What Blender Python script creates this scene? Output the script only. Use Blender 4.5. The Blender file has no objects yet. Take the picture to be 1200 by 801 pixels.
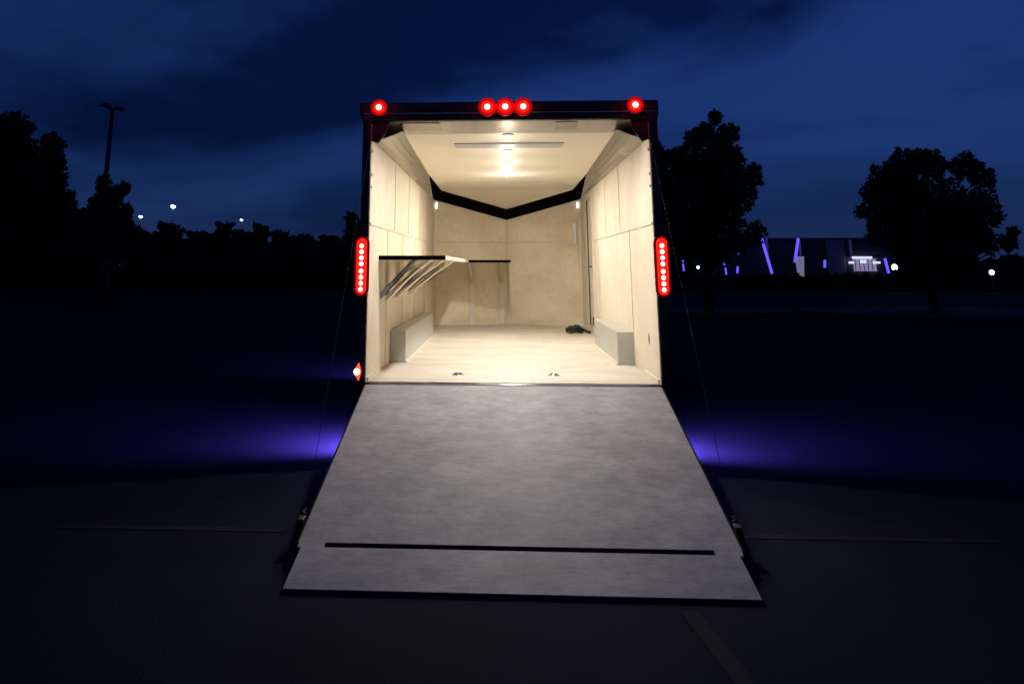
import bpy, bmesh, math, random
from mathutils import Vector, Matrix
random.seed(7)
R = math.radians
S = bpy.context.scene
COL = S.collection

# ------------------------------------------------------------------ camera
FPX, PITCH, ROLL, YAW = 899.5, 0.2098, 0.0008, -0.0546
CX, CY, CZ = -0.0547, -6.7609, 1.6184
PX, PY = 540.6, 120.7            # principal point of the (cropped) photograph, 1200 px wide
fw = Vector((math.sin(YAW)*math.cos(PITCH), math.cos(YAW)*math.cos(PITCH), math.sin(PITCH)))
rt = Vector((math.cos(YAW), -math.sin(YAW), 0)); up = rt.cross(fw)
r2 = rt*math.cos(ROLL)+up*math.sin(ROLL); u2 = -rt*math.sin(ROLL)+up*math.cos(ROLL)
cam = bpy.data.cameras.new('camera'); co = bpy.data.objects.new('camera', cam); COL.objects.link(co)
co.matrix_world = Matrix(((r2.x, u2.x, -fw.x, CX), (r2.y, u2.y, -fw.y, CY), (r2.z, u2.z, -fw.z, CZ), (0, 0, 0, 1)))
cam.sensor_width = 36; cam.lens = FPX/1200*36
cam.shift_x = (600-PX)/1200; cam.shift_y = -(400.4-PY)/1200
cam.clip_start = 0.05; cam.clip_end = 3000
S.camera = co

# ------------------------------------------------------------------ dusk sky
w = bpy.data.worlds.new('World'); S.world = w; w.use_nodes = True
nt = w.node_tree; nt.nodes.clear()
N = nt.nodes.new; L = nt.links.new
out = N('ShaderNodeOutputWorld'); bg = N('ShaderNodeBackground'); L(bg.outputs[0], out.inputs[0])
sky = N('ShaderNodeTexSky'); sky.sky_type = 'NISHITA'; sky.sun_disc = False
sky.sun_elevation = R(1.0); sky.sun_rotation = R(200); sky.ozone_density = 6; sky.dust_density = 0.3
tc = N('ShaderNodeTexCoord')
hs = N('ShaderNodeMix'); hs.data_type = 'RGBA'; hs.blend_type = 'MULTIPLY'; hs.inputs[0].default_value = 1
hs.inputs[7].default_value = (0.5, 0.72, 1.5, 1)
L(sky.outputs[0], hs.inputs[6])
# even deep blue veil of the dusk cloud deck mixed over the sky texture
dk = N('ShaderNodeMix'); dk.data_type = 'RGBA'; dk.inputs[0].default_value = 0.75
dk.inputs[7].default_value = (0.10, 0.27, 1.04, 1)
L(hs.outputs[2], dk.inputs[6])
mp = N('ShaderNodeMapping'); mp.inputs['Scale'].default_value = (1.3, 1.3, 4.2); mp.inputs['Location'].default_value = (7.7, 3.1, 2.2)
L(tc.outputs['Generated'], mp.inputs[0])
nz = N('ShaderNodeTexNoise'); nz.inputs['Scale'].default_value = 1.15; nz.inputs['Detail'].default_value = 5; nz.inputs['Roughness'].default_value = 0.5
nz.inputs['Distortion'].default_value = 0.5
L(mp.outputs[0], nz.inputs[0])
cr = N('ShaderNodeValToRGB'); cr.color_ramp.elements[0].position = 0.40; cr.color_ramp.elements[0].color = (0.16, 0.22, 0.30, 1)
cr.color_ramp.elements[1].position = 0.60; cr.color_ramp.elements[1].color = (.95, .97, 1, 1)
L(nz.outputs[0], cr.inputs[0])
cm = N('ShaderNodeMix'); cm.data_type = 'RGBA'; cm.blend_type = 'MULTIPLY'; cm.inputs[0].default_value = 1
L(dk.outputs[2], cm.inputs[6]); L(cr.outputs[0], cm.inputs[7])
# sky a little darker to the left (west) than to the right
sx = N('ShaderNodeSeparateXYZ'); L(tc.outputs['Generated'], sx.inputs[0])
mr = N('ShaderNodeMapRange'); mr.inputs[1].default_value = -0.6; mr.inputs[2].default_value = 0.5; mr.inputs[3].default_value = 0.80; mr.inputs[4].default_value = 1.02
L(sx.outputs[0], mr.inputs[0])
cm2 = N('ShaderNodeMix'); cm2.data_type = 'RGBA'; cm2.blend_type = 'MULTIPLY'; cm2.inputs[0].default_value = 1
L(cm.outputs[2], cm2.inputs[6]); L(mr.outputs[0], cm2.inputs[7])
L(cm2.outputs[2], bg.inputs[0]); bg.inputs[1].default_value = 0.14

S.view_settings.view_transform = 'Standard'; S.view_settings.look = 'None'
S.view_settings.exposure = 0; S.view_settings.gamma = 1
S.render.engine = 'CYCLES'
S.cycles.max_bounces = 10; S.cycles.diffuse_bounces = 6
S.cycles.sample_clamp_indirect = 6

# ------------------------------------------------------------------ materials
def mat(name, col, rough=0.6, metal=0.0, var=0.0, scale=4.0, bump=0.0, col2=None, stretch=(1, 1, 1), spec=0.5, detail=6, bscale=None):
    m = bpy.data.materials.new(name); m.use_nodes = True
    t = m.node_tree; b = t.nodes['Principled BSDF']
    b.inputs['Base Color'].default_value = (*col, 1); b.inputs['Roughness'].default_value = rough; b.inputs['Metallic'].default_value = metal
    b.inputs['Specular IOR Level'].default_value = spec
    if var or col2 or bump:
        tcn = t.nodes.new('ShaderNodeTexCoord'); mpn = t.nodes.new('ShaderNodeMapping'); mpn.inputs['Scale'].default_value = stretch
        t.links.new(tcn.outputs['Object'], mpn.inputs[0])
        n = t.nodes.new('ShaderNodeTexNoise'); n.inputs['Scale'].default_value = scale; n.inputs['Detail'].default_value = detail; n.inputs['Roughness'].default_value = 0.6
        t.links.new(mpn.outputs[0], n.inputs[0])
        c = t.nodes.new('ShaderNodeValToRGB'); c.color_ramp.elements[0].position = 0.32; c.color_ramp.elements[1].position = 0.68
        a = col2 if col2 else tuple(x*(1-var) for x in col)
        c.color_ramp.elements[0].color = (*a, 1); c.color_ramp.elements[1].color = (*col, 1)
        t.links.new(n.outputs[0], c.inputs[0]); t.links.new(c.outputs[0], b.inputs['Base Color'])
        rr = t.nodes.new('ShaderNodeMapRange'); rr.inputs[3].default_value = max(0, rough-0.1); rr.inputs[4].default_value = min(1, rough+0.12)
        t.links.new(n.outputs[0], rr.inputs[0]); t.links.new(rr.outputs[0], b.inputs['Roughness'])
        if bump:
            n2 = t.nodes.new('ShaderNodeTexNoise'); n2.inputs['Scale'].default_value = bscale or scale*6; n2.inputs['Detail'].default_value = 4
            t.links.new(mpn.outputs[0], n2.inputs[0])
            bp = t.nodes.new('ShaderNodeBump'); bp.inputs['Strength'].default_value = bump; bp.inputs['Distance'].default_value = 0.01
            t.links.new(n2.outputs[0], bp.inputs['Height']); t.links.new(bp.outputs[0], b.inputs['Normal'])
    return m
def emit(name, col, s, base=(0.02, 0.0, 0.0)):
    m = bpy.data.materials.new(name); m.use_nodes = True; b = m.node_tree.nodes['Principled BSDF']
    b.inputs['Base Color'].default_value = (*base, 1); b.inputs['Emission Color'].default_value = (*col, 1); b.inputs['Emission Strength'].default_value = s
    b.inputs['Roughness'].default_value = 0.3
    return m
def plywood(name, a, b2, speck, stretch, rough=0.6, fine=70):
    """pale sheet plywood: broad cloudy patches, long grain, scattered flecks and knots"""
    m = bpy.data.materials.new(name); m.use_nodes = True; t = m.node_tree; b = t.nodes['Principled BSDF']
    b.inputs['Roughness'].default_value = rough; b.inputs['Specular IOR Level'].default_value = 0.25
    tcn = t.nodes.new('ShaderNodeTexCoord'); mpn = t.nodes.new('ShaderNodeMapping'); mpn.inputs['Scale'].default_value = stretch
    t.links.new(tcn.outputs['Object'], mpn.inputs[0])
    n1 = t.nodes.new('ShaderNodeTexNoise'); n1.inputs['Scale'].default_value = 1.6; n1.inputs['Detail'].default_value = 8; n1.inputs['Roughness'].default_value = .62; n1.inputs['Distortion'].default_value = .6
    t.links.new(mpn.outputs[0], n1.inputs[0])
    c1 = t.nodes.new('ShaderNodeValToRGB'); c1.color_ramp.elements[0].position = .3; c1.color_ramp.elements[1].position = .68
    c1.color_ramp.elements[0].color = (*b2, 1); c1.color_ramp.elements[1].color = (*a, 1); t.links.new(n1.outputs[0], c1.inputs[0])
    n2 = t.nodes.new('ShaderNodeTexNoise'); n2.inputs['Scale'].default_value = fine/4; n2.inputs['Detail'].default_value = 4; n2.inputs['Roughness'].default_value = .7
    t.links.new(mpn.outputs[0], n2.inputs[0])
    c2 = t.nodes.new('ShaderNodeValToRGB'); c2.color_ramp.elements[0].position = .28; c2.color_ramp.elements[1].position = .44
    c2.color_ramp.elements[0].color = (*speck, 1); c2.color_ramp.elements[1].color = (1, 1, 1, 1); t.links.new(n2.outputs[0], c2.inputs[0])
    mx = t.nodes.new('ShaderNodeMix'); mx.data_type = 'RGBA'; mx.blend_type = 'MULTIPLY'; mx.inputs[0].default_value = .8
    t.links.new(c1.outputs[0], mx.inputs[6]); t.links.new(c2.outputs[0], mx.inputs[7]); t.links.new(mx.outputs[2], b.inputs['Base Color'])
    bp = t.nodes.new('ShaderNodeBump'); bp.inputs['Strength'].default_value = .15; bp.inputs['Distance'].default_value = .004
    t.links.new(n2.outputs[0], bp.inputs['Height']); t.links.new(bp.outputs[0], b.inputs['Normal'])
    return m

def worn(name):
    """worn grey ramp board: fine clouds at three sizes, rubbed patches, short grain and grit"""
    m = bpy.data.materials.new(name); m.use_nodes = True; t = m.node_tree; b = t.nodes['Principled BSDF']
    b.inputs['Specular IOR Level'].default_value = .2
    tcn = t.nodes.new('ShaderNodeTexCoord'); prev = None
    for sc, st, lo, hi, c0, dt in ((2.4, (.9, 1.3, 1), .36, .64, .76, 10), (8, (.8, 1.3, 1), .38, .60, .80, 10), (48, (.25, 1.6, 1), .32, .52, .80, 4), (160, (1, 1, 1), .33, .42, .72, 2)):
        mpn = t.nodes.new('ShaderNodeMapping'); mpn.inputs['Scale'].default_value = st; t.links.new(tcn.outputs['Object'], mpn.inputs[0])
        n = t.nodes.new('ShaderNodeTexNoise'); n.inputs['Scale'].default_value = sc; n.inputs['Detail'].default_value = dt; n.inputs['Roughness'].default_value = .68
        t.links.new(mpn.outputs[0], n.inputs[0])
        c = t.nodes.new('ShaderNodeValToRGB'); c.color_ramp.elements[0].position = lo; c.color_ramp.elements[1].position = hi
        c.color_ramp.elements[0].color = (c0*.97, c0*.99, c0*1.03, 1); c.color_ramp.elements[1].color = (1, 1, 1, 1)
        t.links.new(n.outputs[0], c.inputs[0])
        mx = t.nodes.new('ShaderNodeMix'); mx.data_type = 'RGBA'; mx.blend_type = 'MULTIPLY'; mx.inputs[0].default_value = 1
        if prev: t.links.new(prev, mx.inputs[6])
        else: mx.inputs[6].default_value = (.40, .412, .41, 1)
        t.links.new(c.outputs[0], mx.inputs[7]); prev = mx.outputs[2]; last = n
    t.links.new(prev, b.inputs['Base Color']); b.inputs['Roughness'].default_value = .62
    bp = t.nodes.new('ShaderNodeBump'); bp.inputs['Strength'].default_value = .3; bp.inputs['Distance'].default_value = .003
    t.links.new(last.outputs[0], bp.inputs['Height']); t.links.new(bp.outputs[0], b.inputs['Normal'])
    return m
M = {}
M['asphalt'] = mat('asphalt', (.0135, .017, .032), .95, spec=.04, var=.5, scale=.35, bump=.6, bscale=60, detail=10)
M['grass'] = mat('grass_verge', (.010, .015, .006), 1, spec=0, var=.5, scale=1.5, bump=.5, bscale=30)
M['mulch'] = mat('mulch', (.03, .02, .014), .95, var=.5, scale=6, bump=.8, bscale=40)
M['kerb'] = mat('concrete_kerb', (.03, .03, .03), .95, spec=.1, var=.3, scale=5, bump=.3)
M['paint'] = mat('worn_line_paint', (.028, .028, .032), .95, spec=.04, col2=(.0135, .0155, .024), scale=14, detail=8)
M['black'] = mat('black_gelcoat', (.012, .011, .013), .35, var=.3, scale=3)
M['blacktrim'] = mat('black_trim', (.004, .004, .004), .9, spec=0)
M['rubber'] = mat('rubber', (.008, .008, .008), .9, spec=.1)
M['wall'] = plywood('wall_plywood', (.70, .64, .53), (.59, .53, .42), (.80, .75, .65), (1, 1, .6))
M['front'] = plywood('front_plywood', (.82, .75, .60), (.64, .55, .41), (.78, .70, .58), (.8, 1, 1.2))
M['floor'] = plywood('floor_plywood', (.66, .61, .53), (.45, .42, .36), (.64, .6, .54), (.7, 1.6, 1), rough=.5)
M['ramp'] = worn('ramp_plywood')
M['ceiling'] = mat('ceiling_liner', (.74, .69, .58), .5, var=.05, scale=2)
M['batten'] = mat('batten', (.60, .55, .45), .5, var=.12, scale=5)
M['batten_pale'] = mat('batten_pale', (.70, .66, .56), .5, var=.06, scale=5)
M['cove'] = mat('cove_metal', (.30, .28, .235), .3, metal=.6, var=.12, scale=1.2, detail=2)
M['cover'] = mat('cover_metal', (.46, .42, .35), .35, metal=.3, var=.3, scale=3)
M['steel'] = mat('brushed_steel', (.42, .42, .42), .35, metal=.9, var=.35, scale=6)
M['darksteel'] = mat('dark_steel', (.03, .03, .032), .5, metal=.2, var=.3, scale=8)
M['box'] = mat('wheel_box_metal', (.52, .54, .51), .4, metal=.35, var=.12, scale=5, spec=.4)
M['diffuser'] = mat('milky_plastic', (.42, .44, .48), .4)
M['tyre'] = mat('tyre_rubber', (.015, .015, .016), .8, var=.3, scale=12)
M['rim'] = mat('rim_alloy', (.35, .35, .36), .35, metal=.9, var=.1, scale=6)
M['door'] = mat('door_panel', (.60, .55, .44), .45, var=.06, scale=3)
M['slot'] = mat('dark_recess', (.02, .017, .014), .8)
M['tag'] = mat('door_bolt_plate', (.36, .22, .17), .5, var=.2, scale=9)
M['cord'] = mat('black_webbing', (.010, .009, .009), .8, var=.4, scale=20)
M['fabric_blue'] = mat('galvanised_brace', (.38, .41, .47), .4, metal=.5, var=.15, scale=8)
M['bark'] = mat('bark', (.05, .038, .028), .95, var=.5, scale=6, bump=.8)
M['leaf'] = mat('leaf', (.040, .062, .026), .85, var=.5, scale=1.4)
M['leaf_dark'] = mat('leaf_dark', (.026, .042, .020), .9, var=.5, scale=1.2)
M['pole'] = mat('pole_paint', (.035, .028, .026), .5, var=.3, scale=3)
M['facade'] = mat('facade_render', (.13, .12, .13), .85, var=.2, scale=.6)
M['facade_dark'] = mat('facade_dark', (.045, .044, .055), .7, var=.25, scale=.8)
M['facade_pale'] = mat('facade_pale', (.34, .32, .33), .8, var=.15, scale=.8)
M['red_lens'] = emit('red_lens', (1, .010, .004), 1.6, (.25, 0, 0))
M['red_led'] = emit('red_led', (1, .30, .24), 9)
M['red_halo_plastic'] = mat('red_halo_plastic', (.30, .002, .002), .45)  # red base colour standing in for the glow halo of the red lamps
M['amber'] = emit('amber_red_lens', (1, .10, .03), 1.4, (.3, .03, 0))
M['amber_led'] = emit('amber_led', (1, .62, .42), 6)
M['puck'] = emit('warm_led', (1, .88, .66), 22, (.6, .6, .6))
M['puck_dim'] = emit('warm_led_dim', (1, .88, .66), 4, (.6, .6, .6))
M['corner_led'] = emit('cool_led', (1, .96, .85), 2.2, (.6, .6, .6))
M['purple'] = emit('purple_led', (.13, .09, 1.0), 1.3, (.1, .1, .3))
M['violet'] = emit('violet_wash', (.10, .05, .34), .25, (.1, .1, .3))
M['white_lamp'] = emit('white_lamp', (.62, .86, 1), 10, (.5, .5, .5))
M['shop'] = emit('shop_glow', (.45, .36, .62), .5, (.3, .3, .3))
M['shop_hot'] = emit('shop_lights', (.55, .62, 1), 1.3, (.3, .3, .3))
M['pylon'] = emit('pylon_glow', (.30, .27, .42), .5, (.3, .3, .3))

# ------------------------------------------------------------------ mesh helpers
class MB:
    def __init__(s): s.bm = bmesh.new()
    def face(s, pts, solid=0.0, direction=None):
        vs = [s.bm.verts.new(p) for p in pts]; f = s.bm.faces.new(vs)
        if solid:
            n = Vector(direction) if direction else f.normal.copy() if f.normal.length else None
            f.normal_update(); n = (Vector(direction) if direction else f.normal.copy()).normalized()*solid
            v2 = [s.bm.verts.new(v.co+n) for v in vs]
            s.bm.faces.new(list(reversed(v2)))
            for i in range(len(vs)):
                j = (i+1) % len(vs); s.bm.faces.new((vs[j], vs[i], v2[i], v2[j]))
        return s
    def hexa(s, a, b):      # two quads of four points each, joined
        va = [s.bm.verts.new(p) for p in a]; vb = [s.bm.verts.new(p) for p in b]
        s.bm.faces.new(va); s.bm.faces.new(list(reversed(vb)))
        n = len(va)
        for i in range(n):
            j = (i+1) % n; s.bm.faces.new((va[j], va[i], vb[i], vb[j]))
        return s
    def box(s, x0, x1, y0, y1, z0, z1):
        return s.hexa([(x0, y0, z0), (x1, y0, z0), (x1, y0, z1), (x0, y0, z1)], [(x0, y1, z0), (x1, y1, z0), (x1, y1, z1), (x0, y1, z1)])
    def tube(s, pts, r, n=10, cap=True):
        pts = [Vector(p) for p in pts]; rs = r if isinstance(r, (list, tuple)) else [r]*len(pts); rings = []
        for i, p in enumerate(pts):
            d = (pts[min(i+1, len(pts)-1)]-pts[max(i-1, 0)]).normalized()
            a = d.orthogonal().normalized() if i == 0 else (a - d*a.dot(d)).normalized()
            b = d.cross(a)
            rings.append([s.bm.verts.new(p+(a*math.cos(2*math.pi*k/n)+b*math.sin(2*math.pi*k/n))*rs[i]) for k in range(n)])
        for i in range(len(rings)-1):
            for k in range(n):
                j = (k+1) % n; s.bm.faces.new((rings[i][k], rings[i][j], rings[i+1][j], rings[i+1][k]))
        if cap: s.bm.faces.new(list(reversed(rings[0]))); s.bm.faces.new(rings[-1])
        return s
    def dome(s, c, axis, r, h, n=16, rings=4):   # lens: a domed disc
        c = Vector(c); ax = Vector(axis).normalized(); a = ax.orthogonal().normalized(); b = ax.cross(a); prev = None
        for i in range(rings):
            t = i/rings*math.pi/2; rr = r*math.cos(t); hh = h*math.sin(t)
            ring = [s.bm.verts.new(c+ax*hh+(a*math.cos(2*math.pi*k/n)+b*math.sin(2*math.pi*k/n))*rr) for k in range(n)]
            if prev:
                for k in range(n): j = (k+1) % n; s.bm.faces.new((prev[k], prev[j], ring[j], ring[k]))
            else: s.bm.faces.new(list(reversed(ring)))
            prev = ring
        tip = s.bm.verts.new(c+ax*h)
        for k in range(n): s.bm.faces.new((prev[k], prev[(k+1) % n], tip))
        return s
    def build(s, name, m, parent=None, bevel=0, smooth=False):
        bmesh.ops.recalc_face_normals(s.bm, faces=s.bm.faces)
        me = bpy.data.meshes.new(name); s.bm.to_mesh(me); s.bm.free()
        if smooth:
            for p in me.polygons: p.use_smooth = True
        me.materials.append(m); o = bpy.data.objects.new(name, me); COL.objects.link(o)
        if parent: o.parent = parent
        if bevel:
            b = o.modifiers.new('bevel', 'BEVEL'); b.width = bevel; b.segments = 2; b.limit_method = 'ANGLE'
        return o
def tag(o, label=None, cat=None, group=None, kind=None):
    if label: o['label'] = label
    if cat: o['category'] = cat
    if group: o['group'] = group
    if kind: o['kind'] = kind
    return o
def empty(name, loc=(0, 0, 0), **k):
    o = bpy.data.objects.new(name, None); COL.objects.link(o); o.location = loc; o.empty_display_size = .2
    return tag(o, **k)
def lamp(name, kind, loc, energy, col, parent=None, size=.03, **kw):
    l = bpy.data.lights.new(name, kind); l.energy = energy; l.color = col
    if kind == 'AREA': l.size = size
    else: l.shadow_soft_size = size
    for k, v in kw.items(): setattr(l, k, v)
    o = bpy.data.objects.new(name, l); COL.objects.link(o); o.location = loc
    if parent: o.parent = parent
    return o
def at(px, py, depth):
    """the place seen at a pixel of the 1200-px photograph, `depth` metres down the lot from the camera"""
    d = fw + r2*((px-PX)/FPX) - u2*((py-PY)/FPX)
    return Vector((CX, CY, CZ)) + d*(depth/d.y)
def gx(px, depth):
    p = at(px, 320, depth); return p.x, p.y

# ------------------------------------------------------------------ setting
tag(MB().face([(-900, -60, 0), (900, -60, 0), (900, 900, 0), (-900, 900, 0)]).build('asphalt_lot', M['asphalt']), kind='structure')
tag(MB().box(-300, 300, 47, 400, -.05, .10).build('grass_verge', M['grass']), kind='structure')
tag(MB().box(-300, 300, 46.8, 46.995, -.05, .14).build('kerb', M['kerb'], bevel=.02), kind='structure')
# worn parking lines
for a_, b_ in ((-2.9, -1.45), (1.38, 2.9)):
    tag(MB().box(a_, b_, -1.60 if a_ < 0 else -1.55, -1.53 if a_ < 0 else -1.48, .0, .004).build('parking_line', M['paint']), kind='structure')
tag(MB().face([(.770, -2.60, .004), (.860, -2.60, .004), (1.33, -7, .004), (1.24, -7, .004)]).build('parking_line', M['paint']), kind='structure')
# planted island on the right
def blob(cx, cy, rx, ry, n=28):
    return [(cx+rx*math.cos(2*math.pi*k/n)*(1+.04*math.sin(3*k)), cy+ry*math.sin(2*math.pi*k/n), 0) for k in range(n)]
def island(cx, cy, rx, ry):
    tag(MB().face([(x, y, .008) for x, y, z in blob(cx, cy, rx, ry)], .112, (0, 0, 1)).build('planting_island', M['mulch']), kind='structure')
    pts = [(x, y, .06) for x, y, z in blob(cx, cy, rx+.09, ry+.09)]; pts += [pts[0], pts[1]]
    tag(MB().tube(pts, .085, 6, cap=False).build('kerb', M['kerb']), kind='structure')
ix, iy = gx(1110, 28.5); island(ix, iy, 5.2, 4.0)
ix2, iy2 = gx(822, 29); island(ix2, iy2, 3.2, 2.4)

# ------------------------------------------------------------------ the trailer
T = empty('cargo_trailer', (0, 0, 0), label='black enclosed cargo trailer with its rear ramp lowered and its plywood interior lit', cat='trailer')
HW, ZF = 1.23, .667
LN, ZC, ZW = 6.42, 2.82, 2.73      # length to the nose, ceiling height, top of the wall lining
OW = 1.31
# outer shell
for s in (-1, 1):
    MB().box(*sorted((s*1.253, s*OW)), .10, LN, .56, 2.97).build('side_skin', M['black'], T)
MB().hexa([(-OW, LN+.002, .56), (-OW+.05, LN+.002, .56), (-OW+.05, LN+.002, 2.9), (-OW, LN+.002, 2.97)][0:4],
          [(-.02, 7.60, .56), (-.02, 7.53, .56), (-.02, 7.53, 2.72), (-.02, 7.60, 2.75)]).build('nose_skin', M['black'], T)
MB().hexa([(OW, LN+.002, .56), (OW-.05, LN+.002, .56), (OW-.05, LN+.002, 2.9), (OW, LN+.002, 2.97)],
          [(.02, 7.60, .56), (.02, 7.53, .56), (.02, 7.53, 2.72), (.02, 7.60, 2.75)]).build('nose_skin', M['black'], T)
MB().face([(-OW, .10, 2.972), (OW, .10, 2.972), (OW, LN, 2.972), (0, 7.60, 2.80), (-OW, LN, 2.972)], .06, (0, 0, 1)).build('roof', M['black'], T)
ch = MB(); ch.box(-.98, .98, .12, 6.6, .44, .595)
for s in (-1, 1): ch.box(*sorted((s*.98, s*1.25)), .2, 1.4, .44, .595); ch.box(*sorted((s*.98, s*1.25)), 3.6, 6.2, .44, .595)
ch.hexa([(-.9, 6.603, .44), (.9, 6.603, .44), (.9, 6.603, .55), (-.9, 6.603, .55)], [(-.06, 8.6, .44), (.06, 8.6, .44), (.06, 8.6, .54), (-.06, 8.6, .54)])
ch.build('chassis', M['darksteel'], T)
MB().box(-1.25, 1.25, .02, .11, .36, .56).build('rear_bumper', M['black'], T)
for s in (-1, 1):
    for wy in (2.0, 2.85):
        wh = MB().tube([(s*1.06, wy, .34), (s*1.08, wy, .34), (s*1.27, wy, .34), (s*1.29, wy, .34)], [.30, .34, .34, .30], 28).build('tyre', M['tyre'], T, smooth=True)
        MB().tube([(s*1.28, wy, .34), (s*1.295, wy, .34)], [.2, .19], 20).build('rim', M['rim'], wh)
# rear frame
for s in (-1, 1): MB().box(*sorted((s*(HW+.004), s*OW)), -.02, .10, .50, 2.895).build('corner_post', M['black'], T, bevel=.008)
MB().box(-1.305, 1.305, -.03, .10, 2.897, 2.955).build('header', M['black'], T, bevel=.006)
MB().hexa([(-1.335, -.055, 2.965), (1.32, -.055, 2.965), (1.32, -.055, 3.06), (-1.335, -.055, 3.06)],
          [(-1.335, .14, 2.957), (1.32, .14, 2.957), (1.32, .14, 3.075), (-1.335, .14, 3.075)]).build('header_cap', M['black'], T, bevel=.012)
MB().box(-1.30, 1.30, -.060, -.031, 2.955, 2.963).build('header_edge', M['steel'], T)
for s in (-1, 1):
    MB().hexa([(s*1.335 if s < 0 else 1.32, -.05, 2.957), (s*1.20, -.05, 2.957), (s*1.24, -.05, 2.86), (s*1.30, -.05, 2.86)],
              [(s*1.335 if s < 0 else 1.32, .09, 2.957), (s*1.20, .09, 2.957), (s*1.24, .09, 2.86), (s*1.30, .09, 2.86)]).build('corner_cap', M['black'], T)
MB().hexa([(-1.22, .0, 2.893), (1.22, .0, 2.893), (1.22, .24, 2.893), (-1.22, .24, 2.893)], [(-1.22, .21, 2.8205), (1.22, .21, 2.8205), (1.22, .24, 2.8205), (-1.22, .24, 2.8205)]).build('spring_cover', M['cover'], T)
for x0, x1 in ((-.98, -.62), (.42, .62)):
    MB().hexa([(x0, .02, 2.879), (x1, .02, 2.879), (x1, .02, 2.884), (x0, .02, 2.884)], [(x0, .15, 2.833), (x1, .15, 2.833), (x1, .15, 2.838), (x0, .15, 2.838)]).build('spring', M['cove'], T)
for s in (-1, 1):
    MB().face([(s*1.228, .004, 2.893), (s*1.08, .004, 2.893), (s*1.09, .004, 2.82), (s*1.17, .004, 2.70), (s*1.228, .004, 2.72)], .03, (0, 1, 0)).build('gusset', M['darksteel'], T)
# lining
for s in (-1, 1):
    MB().box(*sorted((s*HW, s*1.2525)), .0, LN, .60, 2.90).build('wall_lining', M['wall'], T)
NZU, NZL = at(592, 245, 6.60+6.7609).z, at(592, 257.5, 6.80+6.7609).z   # height of the nose trim's two edges at its tip
def vw(z0, z1, off=0.0, th=.03, x0=-HW, x1=HW):   # shallow V of the front wall
    def fy(x): return 6.82-.46*abs(x)/HW-off
    return [[(x, fy(x), z0), (x, fy(x), z1), (x, fy(x)+th, z1), (x, fy(x)+th, z0)] for x in (x0, x1)]
for x0, x1 in ((-HW-.01, 0), (0, HW+.01)):
    a, b = vw(.60, 2.92, x0=x0, x1=x1); MB().hexa(a, b).build('front_lining', M['front'], T)
MB().face([(-1.2525, .05, .60), (1.2525, .05, .60), (1.2525, 6.37, .60), (0, 6.84, .60), (-1.2525, 6.37, .60)], ZF-.60, (0, 0, 1)).build('floor', M['floor'], T)
MB().face([(-1.2525, .241, ZC), (1.2525, .241, ZC), (1.2525, 5.6, ZC), (-1.2525, 5.6, ZC)], .02, (0, 0, 1)).build('ceiling_lining', M['ceiling'], T)
MB().face([(-1.075, 5.597, ZC-.0005), (1.075, 5.597, ZC-.0005), (.012, 6.61, NZU-.002), (-.012, 6.61, NZU-.002)], .02, (0, 0, 1)).build('nose_ceiling', M['ceiling'], T)
# cove trims: bent strip in three facets between wall and ceiling
def strip(prof0, prof1, name, m):
    mb = MB()
    for i in range(len(prof0)-1):
        mb.face([prof0[i], prof0[i+1], prof1[i+1], prof1[i]])
    o = mb.build(name, m, T); sl = o.modifiers.new('thick', 'SOLIDIFY'); sl.thickness = .004; sl.offset = 0
    return o
def prof(s, ylow, yup, x_up=.965, n=4):
    P = []
    for i in range(n+1):
        t = i/n; x = HW-.003+(x_up-HW)*t; z = ZW+(ZC-.003-ZW)*t + .012*math.sin(math.pi*t)*-1
        P.append((s*x, ylow+(yup-ylow)*t, z))
    return P
for s in (-1, 1):
    strip(prof(s, .05, .05), prof(s, 6.05, 3.48, 1.05), 'cove_trim', M['cove'])
    strip(prof(s, 6.05, 3.48, 1.05, n=1), prof(s, 6.345, 5.6, 1.055, n=1), 'nose_trim', M['blacktrim'])
    a = prof(s, 6.345, 5.6, 1.055, n=1); b = []
    for i in range(2):
        t = i; b.append((0, 6.80+(6.60-6.80)*t, NZL+(NZU-NZL)*t))
    strip(a, b, 'nose_trim', M['blacktrim'])
# battens over the sheet joints
for s in (-1, 1):
    up_ = (1.57, 2.79, 4.01) if s < 0 else (1.89, 3.1)
    lo_ = (1.07, 2.28, 3.5, 4.72) if s < 0 else (1.28, 3.94)
    for y in up_: MB().box(*sorted((s*HW, s*(HW-.006))), y-.010, y+.010, 2.0, 2.72).build('joint_batten', M['batten'], T)
    for y in lo_: MB().box(*sorted((s*HW, s*(HW-.006))), y-.010, y+.010, ZF+.002, 1.975).build('joint_batten', M['batten'], T)
    y1 = 6.25 if s < 0 else 4.4
    MB().box(*sorted((s*HW, s*(HW-.008))), .02, y1, 1.977, 1.998).build('rail_batten', M['batten'], T)
    MB().box(*sorted((s*HW, s*(HW-.012))), .06, .7, ZF+.001, ZF+.03).build('skirting', M['batten_pale'], T)
a, b = vw(ZF+.002, 2.40, .008, .006, -.018, .018); MB().hexa(a, b).build('centre_batten', M['batten'], T)
a, b = vw(2.02, 2.035, .008, .006, -1.2, 1.2)
for x0, x1 in ((-1.2, -.02), (.02, 1.2)):
    a, b = vw(2.02, 2.035, .006, .006, x0, x1); MB().hexa(a, b).build('rail_batten', M['batten'], T)
for s in (-1, 1): MB().box(*sorted((s*HW, s*(HW-.03))), 6.30, 6.335, ZF+.002, 2.72).build('corner_batten', M['batten_pale'], T)
a, b = vw(ZF+.001, 1.30, .010, .008, -.095, -.04); MB().hexa(a, b).build('centre_post', M['batten_pale'], T)
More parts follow.
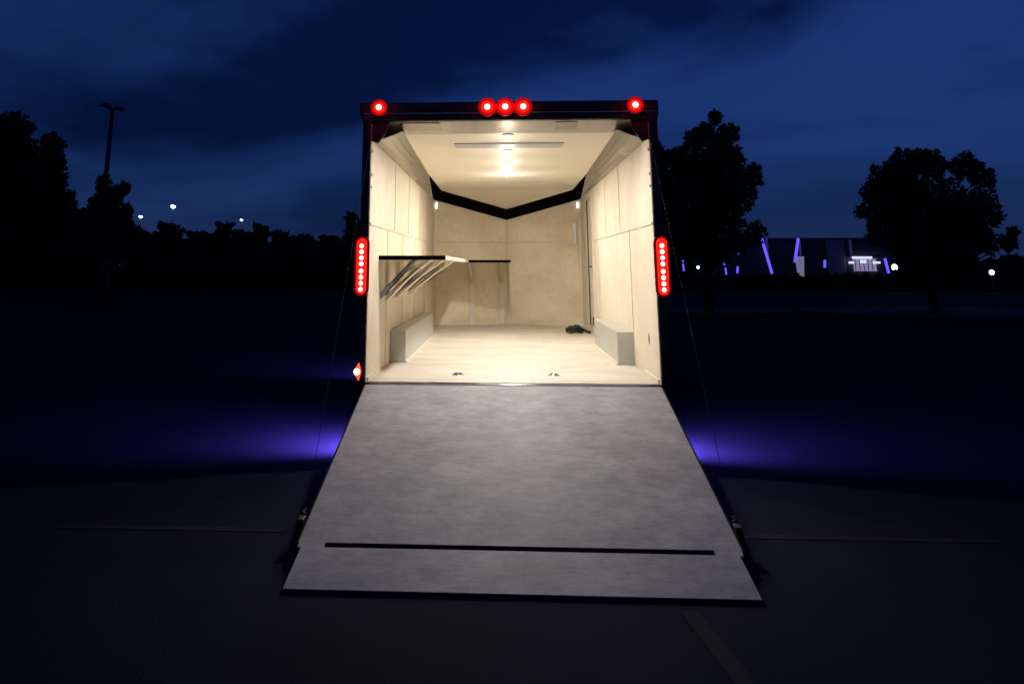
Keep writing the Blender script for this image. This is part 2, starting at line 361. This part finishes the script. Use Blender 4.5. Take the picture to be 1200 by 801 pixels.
# ceiling cross bars
MB().box(-.54, .55, .79, 1.05, ZC-.014, ZC-.001).build('ceiling_light_bar', M['diffuser'], T, bevel=.006)
MB().box(-.52, .50, 4.37, 4.395, ZC-.006, ZC-.001).build('ceiling_batten', M['batten'], T)
# ceiling lamps
for y, m, e in ((.30, 'puck_dim', 44), (1.29, 'puck_dim', 17), (2.24, 'puck', 19), (3.44, 'puck', 50)):
    x = -.005; hb = MB().tube([(x, y, ZC-.001), (x, y, ZC-.014)], [.055, .05], 20).build('ceiling_light', M['batten_pale'], T)
    MB().dome((x, y, ZC-.0145), (0, 0, -1), .042, .02).build('lens', M[m], hb, smooth=True)
    al = lamp('lamp', 'AREA', (x, y, ZC-.040), e, (1, .92, .83), hb, .09, shape='DISK')
    if y < .4: al.rotation_euler = (R(-14), 0, 0)
    lamp('lamp', 'POINT', (x, y, ZC-.30), e*.17 if y > .4 else 3, (1, .92, .83), hb, .06)  # added fill floating below the puck, no fixture of its own
for s in (-1, 1):
    cl = MB().box(*sorted((s*1.17, s*1.20)), 6.25, 6.275, 2.575, 2.68).build('corner_light', M['corner_led'], T, bevel=.01)
# dome bolts down the inner edge of the posts
for s in (-1, 1):
    for z in (2.63, 2.42, 2.31): MB().dome((s*(HW-.001), .03, z), (-s, -.5, 0), .014, .012, 10, 3).build('bolt', M['corner_led'] if False else M['steel'], T, smooth=True)
# side door in the right wall
D = MB().box(HW-.010, HW-.001, 4.50, 5.13, .76, 2.60).build('side_door', M['door'], T, bevel=.004)
df = MB(); df.box(HW-.03, HW, 5.135, 5.175, .72, 2.66); df.box(HW-.03, HW, 4.455, 4.495, .72, 2.66); df.box(HW-.03, HW, 4.497, 5.133, 2.605, 2.66)
df.build('door_frame', M['batten'], D)
MB().box(HW-.024, HW-.012, 5.07, 5.11, .78, 2.60).build('door_seal', M['slot'], D)
MB().box(HW-.022, HW-.011, 4.56, 4.64, 1.52, 2.22).build('bolt_plate', M['tag'], D, bevel=.003)
MB().tube([(HW-.02, 4.60, 1.62), (HW-.06, 4.60, 1.62), (HW-.065, 4.70, 1.62)], .011, 8).build('handle', M['darksteel'], D)
MB().box(HW-.03, HW-.012, 4.52, 4.66, .80, .92).build('kick_plate', M['slot'], D, bevel=.003)
a, b = vw(1.98, 2.34, .03, .028, 1.09, 1.165); MB().hexa(a, b).build('control_panel', M['steel'], T, bevel=.004)
# pull slot in the right wall by the opening
MB().tube([(HW-.004, .12, .985), (HW+.0, .12, .985)], [.001, .001], 4).bm.free()
sl = MB(); sl.dome((HW-.0005, .45, .99), (-1, 0, 0), .028, .004, 16, 2); o = sl.build('pull_slot', M['slot'], T); 
o.scale = (1, 1, 1.0)
for v in o.data.vertices: v.co.z = .99+(v.co.z-.99)*1.9
# wheel boxes
for s, y0, y1 in ((-1, 1.38, 4.5), (1, 1.31, 3.3)):
    wb = MB().box(*sorted((s*(HW-.001), s*1.066)), y0, y1, ZF+.001, ZF+.315).build('wheel_box', M['box'], T, bevel=.008)
    MB().box(*sorted((s*1.0655, s*1.045)), y0-.02, y1, ZF+.001, ZF+.012).build('flange', M['batten_pale'], wb)
# counter along the left wall and round the nose
ZT = 1.716
K = MB().face([(-HW+.001, .56, ZT-.03), (-.626, .56, ZT-.03), (-.626, 5.40, ZT-.03), (.03, 5.40, ZT-.03), (.03, 6.79, ZT-.03), (-HW+.001, 6.33, ZT-.03)], .028, (0, 0, 1)).build('counter', M['front'], T)
MB().box(-HW+.002, -.600, .536, .558, ZT-.036, ZT+.004).build('edge_strip', M['blacktrim'], K, bevel=.004)
MB().box(-.624, -.604, .56, 5.37, ZT-.036, ZT+.004).build('front_strip', M['batten_pale'], K, bevel=.003)
MB().box(-.60, .05, 5.376, 5.398, ZT-.036, ZT+.004).build('edge_strip', M['blacktrim'], K, bevel=.004)
def brace(y, xt, zb, w_, m, th=.03):
    MB().hexa([(xt, y, ZT-.032), (xt-.06, y, ZT-.032), (-HW+.002, y, zb), (-HW+.002, y, zb+.05)],
              [(xt, y+w_, ZT-.032), (xt-.06, y+w_, ZT-.032), (-HW+.002, y+w_, zb), (-HW+.002, y+w_, zb+.05)]).build('brace', m, K, bevel=.003)
brace(.66, -.87, 1.32, .05, M['fabric_blue'])
for y, xt, w_ in ((1.0, -.78, .26), (1.75, -.73, .34), (2.95, -.69, .40)): brace(y, xt, 1.28, w_, M['batten_pale'])
for x, dy in ((-.60, 5.55), (-.10, 6.15)):
    yw = 6.82-.46*abs(x)/HW-.02
    MB().hexa([(x-.02, dy, ZT-.032), (x-.02, dy+.05, ZT-.032), (x-.02, yw, 1.40), (x-.02, yw, 1.34)], [(x+.02, dy, ZT-.032), (x+.02, dy+.05, ZT-.032), (x+.02, yw, 1.40), (x+.02, yw, 1.34)]).build('brace', M['batten'], K)
    MB().box(x-.04, x+.04, yw-.02, yw-.002, ZF+.003, ZT-.04).build('counter_post', M['batten_pale'], K)
# pale upright and socket under the counter
MB().box(-HW+.002, -HW+.03, 4.75, 4.95, ZF+.003, ZT-.04).build('counter_post', M['batten_pale'], K)
MB().box(-HW+.03, -HW+.045, 4.80, 4.87, 1.17, 1.30).build('socket', M['batten'], K, bevel=.004)
# threshold
MB().box(-1.255, 1.255, -.02, .048, .60, ZF-.004).build('threshold', M['darksteel'], T)
MB().tube([(-1.2, -.028, ZF-.016), (1.23, -.028, ZF-.016)], .016, 10).build('hinge_rod', M['steel'], T, smooth=True)
MB().box(-1.22, 1.22, -.004, .03, ZF-.003, ZF+.003).build('threshold_trim', M['steel'], T)
for x in (-.48, .38):
    pl = MB().tube([(x, .51, ZF+.001), (x, .51, ZF+.006)], [.055, .05], 20).build('tie_ring', M['steel'], T)
    MB().tube([(x+.03*math.cos(t*math.pi/6), .51+.03*math.sin(t*math.pi/6), ZF+.012) for t in range(14)], .006, 6).build('ring', M['rim'], pl)
# ramp
RT = Vector((0, -.045, ZF-.012)); YF, YE = -2.11, -2.50
ang = (ZF-.012-.115)/(-.045-YF)
zr = lambda y: .115+(y-YF)*ang
def slab(y0, z0, y1, z1, h0, h1, th, name, m, par, c=0.0, bv=.006):
    return MB().hexa([(-h0+c, y0, z0), (h0+c, y0, z0), (h0+c, y0, z0-th), (-h0+c, y0, z0-th)], [(-h1+c, y1, z1), (h1+c, y1, z1), (h1+c, y1, z1-th), (-h1+c, y1, z1-th)]).build(name, m, par, bevel=bv)
RD = slab(RT.y, RT.z, YF, .115, 1.222, 1.218, .004, 'ramp_door', M['ramp'], T, bv=0)
slab(RT.y-.01, RT.z-.007, YF-.0, .1090, 1.238, 1.238, .06, 'ramp_frame', M['rubber'], RD)
for s in (-1, 1):
    slab(YF+.001, .1145, YF-.046, .1045, .075, .072, .012, 'hinge_tab', M['ramp'], RD, c=s*1.14, bv=0)
FL = slab(YF-.044, .105, YE, .024, 1.192, 1.192, .004, 'ramp_flap', M['ramp'], RD, bv=0)
slab(YF-.044, .1005, YE-.004, .0190, 1.185, 1.196, .009, 'flap_frame', M['rubber'], FL, bv=.002)
MB().tube([(-.95, YF-.006, .100), (.95, YF-.006, .100)], .004, 8).build('hinge_pin', M['darksteel'], RD)
for s, y in ((-1, -1.90), (1, -1.90)):
    z = zr(y); la = MB().box(*sorted((s*1.238, s*1.275)), y-.05, y+.03, z-.05, z+.012).build('latch', M['darksteel'], RD, bevel=.005)
    MB().tube([(s*1.25, y+.07, z), (s*1.275, y+.09, z+.01), (s*1.262, y+.12, z+.02)], .009, 8).build('hook', M['darksteel'], la)
    MB().tube([(s*1.236, -.03, 2.72), (s*1.25, y+.1, zr(y+.1)+.03)], .0018, 6).build('lift_cable', M['cord'], T)
# ---- trailer lights
NY = -.056
def led_light(name, x, z, r, rl, red=12, spot=True):
    h = MB().tube([(x, NY+.003, z), (x, NY-.010, z), (x, NY-.012, z)], [r*1.65, r*1.6, r*1.4], 28).build(name, M['red_halo_plastic'], T)  # oversized red ring imitates the soft halo around the lens
    MB().dome((x, NY-.0125, z), (0, -1, 0), r, .012, 22, 4).build('lens', M['red_lens'], h, smooth=True)
    MB().dome((x, NY-.0225, z), (0, -1, 0), rl, .012, 12, 3).build('led', M['red_led'], h, smooth=True)
    lamp('lamp', 'POINT', (x, NY-.085, z), red*1.1, (1, .02, .01), h, .02)  # added point in front of the lens, reddens the halo ring
led_light('marker_light', -1.16, 3.012, .048, .026, .8)
led_light('marker_light', 1.115, 3.012, .048, .026, .8)
for x in (-.19, -.03, .13): led_light('marker_light', x, 3.008, .052, .026, .8)
for s in (-1, 1):
    x = s*1.285; z0, z1 = 1.40, 1.845
    def capsule(hw_, e, yy):
        P = []
        for k in range(9): a_ = math.pi*k/8; P.append((x+hw_*math.cos(a_), yy, z1+e-hw_+hw_*math.sin(a_)))
        for k in range(9): a_ = math.pi+math.pi*k/8; P.append((x+hw_*math.cos(a_), yy, z0-e+hw_+hw_*math.sin(a_)))
        return P
    h = MB().face(capsule(.066, .036, -.021), .012, (0, -1, 0)).build('brake_light', M['red_halo_plastic'], T)  # widened red backing plate stands in for the brake light's halo
    MB().face(capsule(.044, .014, -.0335), .018, (0, -1, 0)).build('lens', M['red_lens'], h, bevel=.006)
    for k in range(8):
        z = z0+.028+k*.0505+(.012 if k > 3 else 0); MB().dome((x, -.0522, z), (0, -1, 0), .0185, .010, 12, 3).build('led', M['red_led'], h, smooth=True)
    lamp('lamp', 'AREA', (x, -.13, (z0+z1)/2), .9, (1, .02, .01), h, .4, shape='RECTANGLE', size_y=.03).rotation_euler = (R(-90), R(90), 0)
sm = MB().face([(-1.332, -.026, .755), (-1.285, -.026, .83), (-1.262, -.026, .755), (-1.285, -.026, .68)], .014, (0, -1, 0)).build('side_marker', M['amber'], T, bevel=.004)
MB().dome((-1.300, -.041, .755), (0, -1, 0), .026, .012, 12, 3).build('led', M['amber_led'], sm, smooth=True)
# violet lamps under the body, shining onto the asphalt
for s, x_, y, e, dy in ((-1, 1.10, .66, 1250, .26), (1, 1.10, .66, 1250, .26), (-1, 1.12, 5.2, 1000, .5)):
    h = MB().tube([(s*x_, y, .437), (s*x_, y, .40)], [.04, .05], 14).build('under_light', M['darksteel'], T)
    MB().dome((s*x_, y, .399), (0, 0, -1), .038, .015, 12, 3).build('lens', M['purple'], h, smooth=True)
    lamp('lamp', 'POINT', (s*x_, y, .355), e*.012, (.22, .12, 1), h, .02)
    sp = lamp('lamp', 'SPOT', (s*x_, y, .355), e, (.27, .13, 1), h, .09, spot_size=R(112), spot_blend=1)
    sp.rotation_euler = (Vector((s*.55, dy, -.42))).to_track_quat('-Z', 'Y').to_euler()

# coiled black strap on the trailer floor
cs = MB(); pts = []
for k in range(64):
    t = k/64; a_ = t*math.pi*2*3.3
    pts.append((.97+(.095+.03*math.sin(5*t))*math.cos(a_), 5.0+(.12+.02*math.cos(9*t))*math.sin(a_), ZF+.022+.075*t+.008*math.sin(7*a_)))
pts += [(1.10, 4.95, ZF+.05), (1.15, 4.93, ZF+.025), (1.19, 4.96, ZF+.02)]
cs.tube(pts, .02, 8)
tag(cs.build('coiled_strap', M['cord'], smooth=True), 'small heap of coiled black strap lying on the plywood trailer floor', 'strap')

# ------------------------------------------------------------------ trees
def leaves(mb, c, r, n, size, rnd, squash=1.0):
    for _ in range(n):
        d = Vector((rnd.gauss(0, 1), rnd.gauss(0, 1), rnd.gauss(0, 1))).normalized()*(rnd.random()**.42)*r
        d.z *= squash
        p = Vector(c)+d
        a = Vector((rnd.uniform(-1, 1), rnd.uniform(-1, 1), rnd.uniform(-1, 1))).normalized()
        b = a.orthogonal().normalized(); b = Matrix.Rotation(rnd.uniform(0, 6.28), 3, a) @ b
        l = size*rnd.uniform(.6, 1.3); wv = a.cross(b)*l*.42; lv = b*l
        mb.bm.faces.new([mb.bm.verts.new(q) for q in (p-lv, p+wv, p+lv, p-wv)])
def tree(name, loc, height, half_w, crown_base, label, seed, shape='round', clumps=46, per=130, leafs=.16, m='leaf', group=None, cat='tree', blobs=None):
    rnd = random.Random(seed)
    t = empty(name, loc, label=label, cat=cat, group=group)
    tk = MB(); lean = rnd.uniform(-.2, .2)
    top = height*.86
    tk.tube([(0, 0, -.05), (lean*.2, 0, height*.2), (lean*.5, .1, height*.5), (lean, .1, top)], [height*.028, height*.02, height*.013, .02], 10)
    cl = MB(); H = height-crown_base
    for k, (bxx, bzz, br) in enumerate(blobs or []):   # crown masses (x, z, radius) with their own depth
        c = Vector((bxx, rnd.uniform(-.35, .35)*half_w, bzz)); nn = max(120, int(2.6*(br/leafs)**2*9))
        leaves(cl, c, br, nn, leafs, rnd, 1)
        for _ in range(7):
            a_ = rnd.uniform(0, 6.28); q = br*rnd.uniform(.85, 1.15); leaves(cl, c+Vector((q*math.cos(a_), rnd.uniform(-.3, .3)*br, q*math.sin(a_))), br*.26, max(12, nn//22), leafs, rnd)
        z0 = max(crown_base*.6, c.z-abs(bxx)*.8-.3)
        tk.tube([(lean*z0/height, .05, z0), ((c.x+lean*z0/height)/2, c.y/2, (z0+c.z)/2+.1), c], [height*.008, height*.005, .012], 5)
    if blobs: clumps = 0
    for k in range(clumps):
        u = (k+.5)/clumps; z = crown_base+(H-half_w*.2)*u
        if shape == 'round': rr = (.50+1.1*u if u < .42 else math.sqrt(max(0, 1-((u-.42)/.60)**2)))
        elif shape == 'cone': rr = (1-u)**.7*(.9+.1*math.sin(9*u))+.05
        else: rr = math.sin(math.pi*min(1, .16+.82*u))**.8*(1-.35*u)*1.3
        a_ = k*2.39996+rnd.uniform(-.4, .4); q = half_w*rr*(rnd.uniform(.25, .93))
        cr_ = half_w*rnd.uniform(.17, .30)
        c = Vector((q*math.cos(a_)+lean*u, q*math.sin(a_), min(z, height-cr_*.6)))
        leaves(cl, c, cr_, per, leafs, rnd, .85)
        if k % 3 == 0:   # a twig of leaves that breaks the outline
            c2 = c+Vector((math.cos(a_)*cr_*1.1, math.sin(a_)*cr_*1.1, rnd.uniform(0, cr_*.8))); leaves(cl, c2, cr_*.4, per//5, leafs, rnd)
        z0 = max(crown_base*.6, c.z-q*.75)
        tk.tube([(lean*z0/height, .05, z0), ((c.x+lean*z0/height)/2, c.y/2, (z0+c.z)/2+.1), c], [height*.008, height*.005, .012], 5)
    for _ in range(clumps*60):  # loose inner leaves
        u = rnd.random(); a_ = rnd.uniform(0, 6.28); q = half_w*.62*math.sin(math.pi*min(1, .2+.7*u))*rnd.random()**.5
        leaves(cl, (q*math.cos(a_), q*math.sin(a_), crown_base+H*.9*u), .2, 1, leafs, rnd)
    tk.build('trunk', M['bark'], t, smooth=True); cl.build('crown', M[m], t)
    return t
def tree_px(name, px, top_py, half_px, depth, base_py_crown, label, seed, **k):
    x, y = gx(px, depth)
    if k.get('blobs'):
        g0 = .1 if y > 47 else .12 if k.get('isl') else 0
        k['blobs'] = [(at(a, b, depth).x-x-(at(px, b, depth).x-x)*0, at(a, b, depth).z-g0, c*depth/FPX) for a, b, c in k['blobs']]
    top = at(px, top_py, depth); h = top.z
    hw = half_px*depth/FPX*1.02; cb = max(.3, at(px, base_py_crown, depth).z)
    return tree(name, (x, y, 0.1 if y > 47 else .12 if k.pop('isl', 0) else 0), h, hw, cb, label, seed, **k)
tree_px('round_tree', 1090, 177, 86, 28, 332, 'broad round-headed tree alone on the kerbed island at the right', 11, blobs=[(1060,195,18),(1080,188,14),(1100,190,15),(1125,195,15),(1140,210,14),(1040,210,16),(1022,225,11),(1030,250,18),(1020,275,13),(1060,240,32),(1100,240,38),(1135,245,22),(1145,262,16),(1150,280,16),(1165,275,9),(1153,270,12),(1160,285,9),(1173,272,5),(1140,297,20),(1056,284,23),(1100,290,40),(1084,316,20),(1116,318,20)], isl=1, clumps=120, per=240, leafs=.10)
tree_px('tall_tree', 828, 128, 58, 28.5, 300, 'tall ragged tree with pointed top just right of the trailer', 12, blobs=[(840,137,8),(828,152,11),(850,158,12),(810,165,10),(832,176,22),(862,178,12),(800,185,16),(845,200,28),(880,205,13),(815,215,28),(860,225,22),(848,250,24),(880,272,11),(865,282,14),(820,250,34),(835,285,22),(790,270,24)], shape='oval', isl=1, clumps=80, per=170, leafs=.10)
tree_px('tall_tree', 772, 155, 48, 34, 300, 'tree half hidden behind the right side of the trailer', 13, shape='oval', clumps=50, per=130, leafs=.13, m='leaf_dark')
tree_px('large_tree', 8, 128, 68, 55, 325, 'largest dark tree, cut by the left edge of the photo', 14, blobs=[(5,142,14),(33,152,13),(50,164,12),(15,172,30),(62,190,11),(53,213,18),(67,232,11),(20,222,42),(72,250,13),(35,268,44),(85,272,11),(15,300,40),(60,300,30),(-40,160,34),(-50,240,44),(42,185,26),(40,222,30),(55,252,24),(0,180,30),(0,240,36),(90,290,22)], clumps=80, per=200, leafs=.2, m='leaf_dark')
tree_px('large_tree', 40, 205, 46, 57, 322, 'lower dark tree leaning out of the large one at the far left', 19, clumps=50, per=150, leafs=.2, m='leaf_dark')
tree_px('conical_tree', 127, 207, 40, 36, 322, 'conical dark tree standing in front of the unlit lamp post', 15, blobs=[(127,215,8),(143,220,7),(136,231,11),(117,235,11),(147,247,8),(126,255,19),(104,266,13),(149,270,11),(130,288,26),(98,292,20),(160,295,14),(127,232,14),(125,275,30),(112,250,14),(140,262,15),(85,282,16),(155,283,13)], shape='cone', clumps=60, per=150, leafs=.13, m='leaf_dark')
tree_px('conical_tree', 413, 247, 20, 52, 325, 'small tree touching the left side of the trailer', 16, shape='oval', clumps=34, per=110, leafs=.16, m='leaf_dark')
# far tree line: many small crowns at different distances
G_L = 'trees of the low far tree line on the left'; G_R = 'trees of the low far tree line on the right'
prev = None
spots = [(160, 268, 26), (195, 259, 24), (228, 270, 22), (258, 259, 20), (282, 270, 20), (303, 262, 16), (328, 271, 22), (356, 274, 22), (384, 275, 22), (180, 272, 28), (240, 272, 28), (345, 277, 26), (405, 277, 20), (100, 262, 26), (75, 240, 26)]
for i, (px, ty, hp) in enumerate(spots):
    tree_px('far_tree', px, ty, hp, 62+(i*7 % 13), 328, 'low tree of the dark far tree line left of the trailer', 30+i, clumps=26, per=90, leafs=.26, m='leaf_dark', group=G_L)
spots = [(1190, 300, 26), (1165, 304, 24), (1215, 298, 24), (1140, 306, 20), (1100, 306, 24), (800, 300, 16)]
for i, (px, ty, hp) in enumerate(spots):
    tree_px('far_bush', px, ty, hp, 60+(i*5 % 11), 335, 'low dark bush along the grass verge right of the trailer', 60+i, clumps=20, per=80, leafs=.26, m='leaf_dark', group=G_R, cat='bush')
# clipped hedges along the verge, uneven tops
def hedge(px0, px1, top_py, depth, label, seed):
    rnd = random.Random(seed); x0, y = gx(px0, depth); x1, _ = gx(px1, depth); h = at(px0, top_py, depth).z-.1
    t = empty('hedge', ((x0+x1)/2, y, .1), label=label, cat='hedge'); mb = MB(); n = int((x1-x0)/.7)
    L_ = x1-x0
    for k in range(n):
        u = (k+.5)/n
        for zz in (.25, .6, .85):
            leaves(mb, (-L_/2+u*L_+rnd.uniform(-.2, .2), rnd.uniform(-.35, .35), h*zz*rnd.uniform(.85, 1.08)), h*.24, 46, .17, rnd)
    mb.build('foliage', M['leaf_dark'], t)
    for k in range(min(90, n//3)): MB().tube([(-L_/2+(k+.5)*L_/(n//3), 0, -.1), (-L_/2+(k+.5)*L_/(n//3), 0, h*.8)], .05, 6).build('stem', M['bark'], t)
hedge(-60, 412, 292, 58, 'long dark hedge under the far trees left of the trailer', 5)
hedge(790, 1260, 321, 58, 'low dark hedge on the verge right of the trailer', 6)

# ------------------------------------------------------------------ lamp posts
def lamp_post(px, py, depth, label, lit, r=.09, group=None, energy=0, sz=.45):
    x, y = at(px, py, depth).x, at(px, py, depth).y; h = at(px, py, depth).z
    t = empty('lamp_post' if not lit else 'street_lamp', (x, y, 0), label=label, cat='street lamp', group=group)
    MB().tube([(0, 0, -.02), (0, 0, h*.5), (0, 0, h)], [r*1.25, r, r*.8], 12).build('pole', M['pole'], t, smooth=True)
    MB().tube([(0, 0, 0), (0, 0, .7)], [r*3, r*2.8], 16).build('base', M['kerb'], t)
    return t, h
t, h = lamp_post(132, 127, 40, 'unlit lamp post with two flat heads above the conical tree', False, .13)
for s, dz in ((-1, .14), (1, -.04)):
    MB().tube([(0, 0, h-.08), (s*.30, 0, h+.02+dz*.3)], .05, 8).build('arm', M['pole'], t)
    MB().hexa([(s*.16, -.26, h-.05+dz), (s*.72, -.22, h-.03+dz), (s*.72, .22, h-.03+dz), (s*.16, .26, h-.05+dz)],
              [(s*.20, -.2, h+.16+dz), (s*.62, -.15, h+.10+dz), (s*.62, .15, h+.10+dz), (s*.20, .2, h+.16+dz)]).build('lamp_head', M['pole'], t, bevel=.03)
for px, py, dep, rr, lb in ((203, 241, 150, .48, 'brightest distant lit street lamp, above the far tree line'), (165, 253, 165, .40, 'lit distant street lamp just right of the conical tree'),
                            (283, 257, 190, .34, 'tiny lit street lamp above the middle of the far tree line'), (389, 286, 70, .10, 'faint low lamp near the left side of the trailer')):
    t, h = lamp_post(px, py, dep, lb, True, .11)
    hd = MB().hexa([(-rr, -rr*.6, h-.05), (rr, -rr*.6, h-.05), (rr, rr*.6, h-.05), (-rr, rr*.6, h-.05)], [(-rr*.7, -rr*.4, h+rr*.5), (rr*.7, -rr*.4, h+rr*.5), (rr*.7, rr*.4, h+rr*.5), (-rr*.7, rr*.4, h+rr*.5)]).build('lamp_head', M['pole'], t)
    MB().dome((0, 0, h-.06), (0, -.3, -1), rr, rr*.9, 16, 4).build('lens', M['white_lamp'], hd, smooth=True)
for px, py, dep, rr, lb in ((818, 313, 70, .14, 'tiny white lamp under the tall tree right of the trailer'), (1048, 313, 54, .24, 'white lamp beside the lit entrance, left of the round tree'),
                            (1162, 319, 54, .20, 'lone white lamp at the far right beyond the round tree')):
    x, y, h = at(px, py, dep)
    t = empty('flood_lamp', (x, y, .1), label=lb, cat='lamp')
    MB().tube([(0, .1, -.05), (0, .1, h-.1)], .05, 8).build('post', M['pole'], t)
    hd = MB().box(-rr*.9, rr*.9, 0, .25, h-.1-rr*.8, h-.1+rr*.8).build('lamp_head', M['pole'], t, bevel=.03)
    MB().dome((0, -.01, h-.1), (-.3, -1, 0), rr*.8, rr*.5, 14, 4).build('lens', M['white_lamp'], hd, smooth=True)

# ------------------------------------------------------------------ far building with the lit slanting columns
BD = 130.
def bx(px): return gx(px, BD)[0]
def bz(py): return at(900, py, BD).z
BY = gx(900, BD)[1]
B = empty('low_building', (bx(900), BY, .1), label='long low flat-roofed building with dark and pale wall panels behind the light columns', cat='building')
ox, oy = bx(900), BY
def bpart(name, px0, px1, py0, py1, m, y0=0., y1=1., par=B, bevel=0):
    return MB().box(bx(px0)-ox, bx(px1)-ox, y0, y1, max(bz(py1)-.1, -.1), bz(py0)-.1).build(name, M[m], par, bevel=bevel)
bpart('wall', 785, 1140, 281, 330, 'facade', 1.0, 16.0)
bpart('roof', 783, 1142, 278.5, 280.9, 'facade_dark', .7, 16.2)
for a_, b_, c_, m in ((868, 892, 281, 'facade_dark'), (906, 931, 281, 'facade_dark'), (944, 972, 279.5, 'facade_dark'), (973, 995, 281, 'facade_pale'), (996, 1004, 281, 'facade')):
    bpart('wall_panel', a_, b_, c_+.1, 322, m, .6, .98)
g = bpart('window_band', 906.5, 930, 301, 318, 'slot', .5, .59)
for k in range(5): bpart('mullion', 908+k*5, 908.6+k*5, 301, 318, 'facade_dark', .42, .495, g)
sh = bpart('lit_entrance', 1003, 1030, 303, 317.5, 'shop', .3, .58)
for k in range(6): bpart('mullion', 1004+k*5, 1004.7+k*5, 303.2, 317, 'facade_dark', .22, .295, sh)
bpart('lit_sign_box', 1001, 1024, 300.3, 303, 'shop_hot', -.1, .29, bevel=.05)
bpart('lit_sign_box', 996.5, 1002, 306.2, 308.7, 'shop_hot', -.1, .29, bevel=.05)
bpart('lit_sign_box', 1025, 1033, 306.2, 308.7, 'shop_hot', -.1, .29, bevel=.05)
bpart('lit_sign_box', 1010, 1017, 304.5, 308, 'shop_hot', .05, .21, bevel=.05)
bpart('canopy', 996, 1034, 298.8, 300, 'facade_dark', -.6, .5)
bpart('entrance_sill', 1000, 1034, 317.5, 319, 'facade_pale', -.3, .4)
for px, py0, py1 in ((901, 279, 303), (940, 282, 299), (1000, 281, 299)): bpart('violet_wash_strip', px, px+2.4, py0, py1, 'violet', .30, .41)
# pale pylon beside a light column
p0, p1 = at(938, 301, BD-3), at(938, 321, BD-3)
py_ = empty('sign_pylon', (p0.x, p0.y, .1), label='pale lit pylon beside the second tallest violet light column', cat='pylon')
MB().hexa([(-.55, 0, p1.z*.0), (.35, 0, 0), (.35, .4, 0), (-.55, .4, 0)], [(-.75, 0, p0.z), (.6, 0, p0.z), (.6, .4, p0.z), (-.75, .4, p0.z)]).build('panel', M['pylon'], py_, bevel=.05)
MB().box(-.8, .65, -.05, .45, p0.z+.003, p0.z+.1).build('cap', M['facade_dark'], py_)
cols = [((892.5, 279), (905, 321), 3.0, 'tallest slanting violet light column, leaning left'), ((935.5, 279), (931.5, 307), 3.0, 'second tallest violet light column, beside the pale pylon'),
        ((869, 285), (866, 298), 2.2, 'short violet light column high at the right edge of the tall tree'), ((848, 302.5), (849, 310.5), 2.0, 'upper of two stacked violet light columns under the tall tree'),
        ((850, 313.5), (851, 321.5), 2.2, 'lower of two stacked violet light columns under the tall tree'), ((864.5, 312), (864, 320), 2.2, 'small violet light column between the stacked pair and the tallest one'),
        ((800, 304.5), (801.5, 317.5), 1.9, 'thin violet light column nearest the trailer'), ((966.5, 304.5), (966.5, 313.5), 2.6, 'short stubby violet light column against the dark wall'),
        ((1037, 302.5), (1041.5, 320), 2.8, 'violet light column between the lit entrance and the white lamp')]
for (a_, b_, w_, lb) in cols:
    d_ = 58.0 if a_[0] < 880 and a_[0] > 840 else BD-4 if a_[0] > 880 else 56.0
    if a_[0] < 880: d_ = 56.5
    pa, pb = at(*a_, d_), at(*b_, d_); base = Vector((pb.x, pb.y, .1))
    t = empty('light_column', base, label=lb, cat='light column', group='violet light columns by the far building')
    rr = w_*d_/FPX*.5
    dirv = (pa-pb).normalized()
    MB().tube([pb-base, pa-base], rr, 12).build('light_tube', M['purple'], t, smooth=True)
    foot = Vector((0, 0, -.05)); q = pb-base-dirv*.02
    if q.z > .15: MB().tube([foot, q], rr*.45, 8).build('post', M['pole'], t)
    MB().tube([(0, 0, -.05), (0, 0, .12)], rr*1.6, 12).build('base', M['pole'], t)
    MB().tube([pa-base+dirv*.005, pa-base+dirv*.12], rr*1.1, 12).build('cap', M['pole'], t)
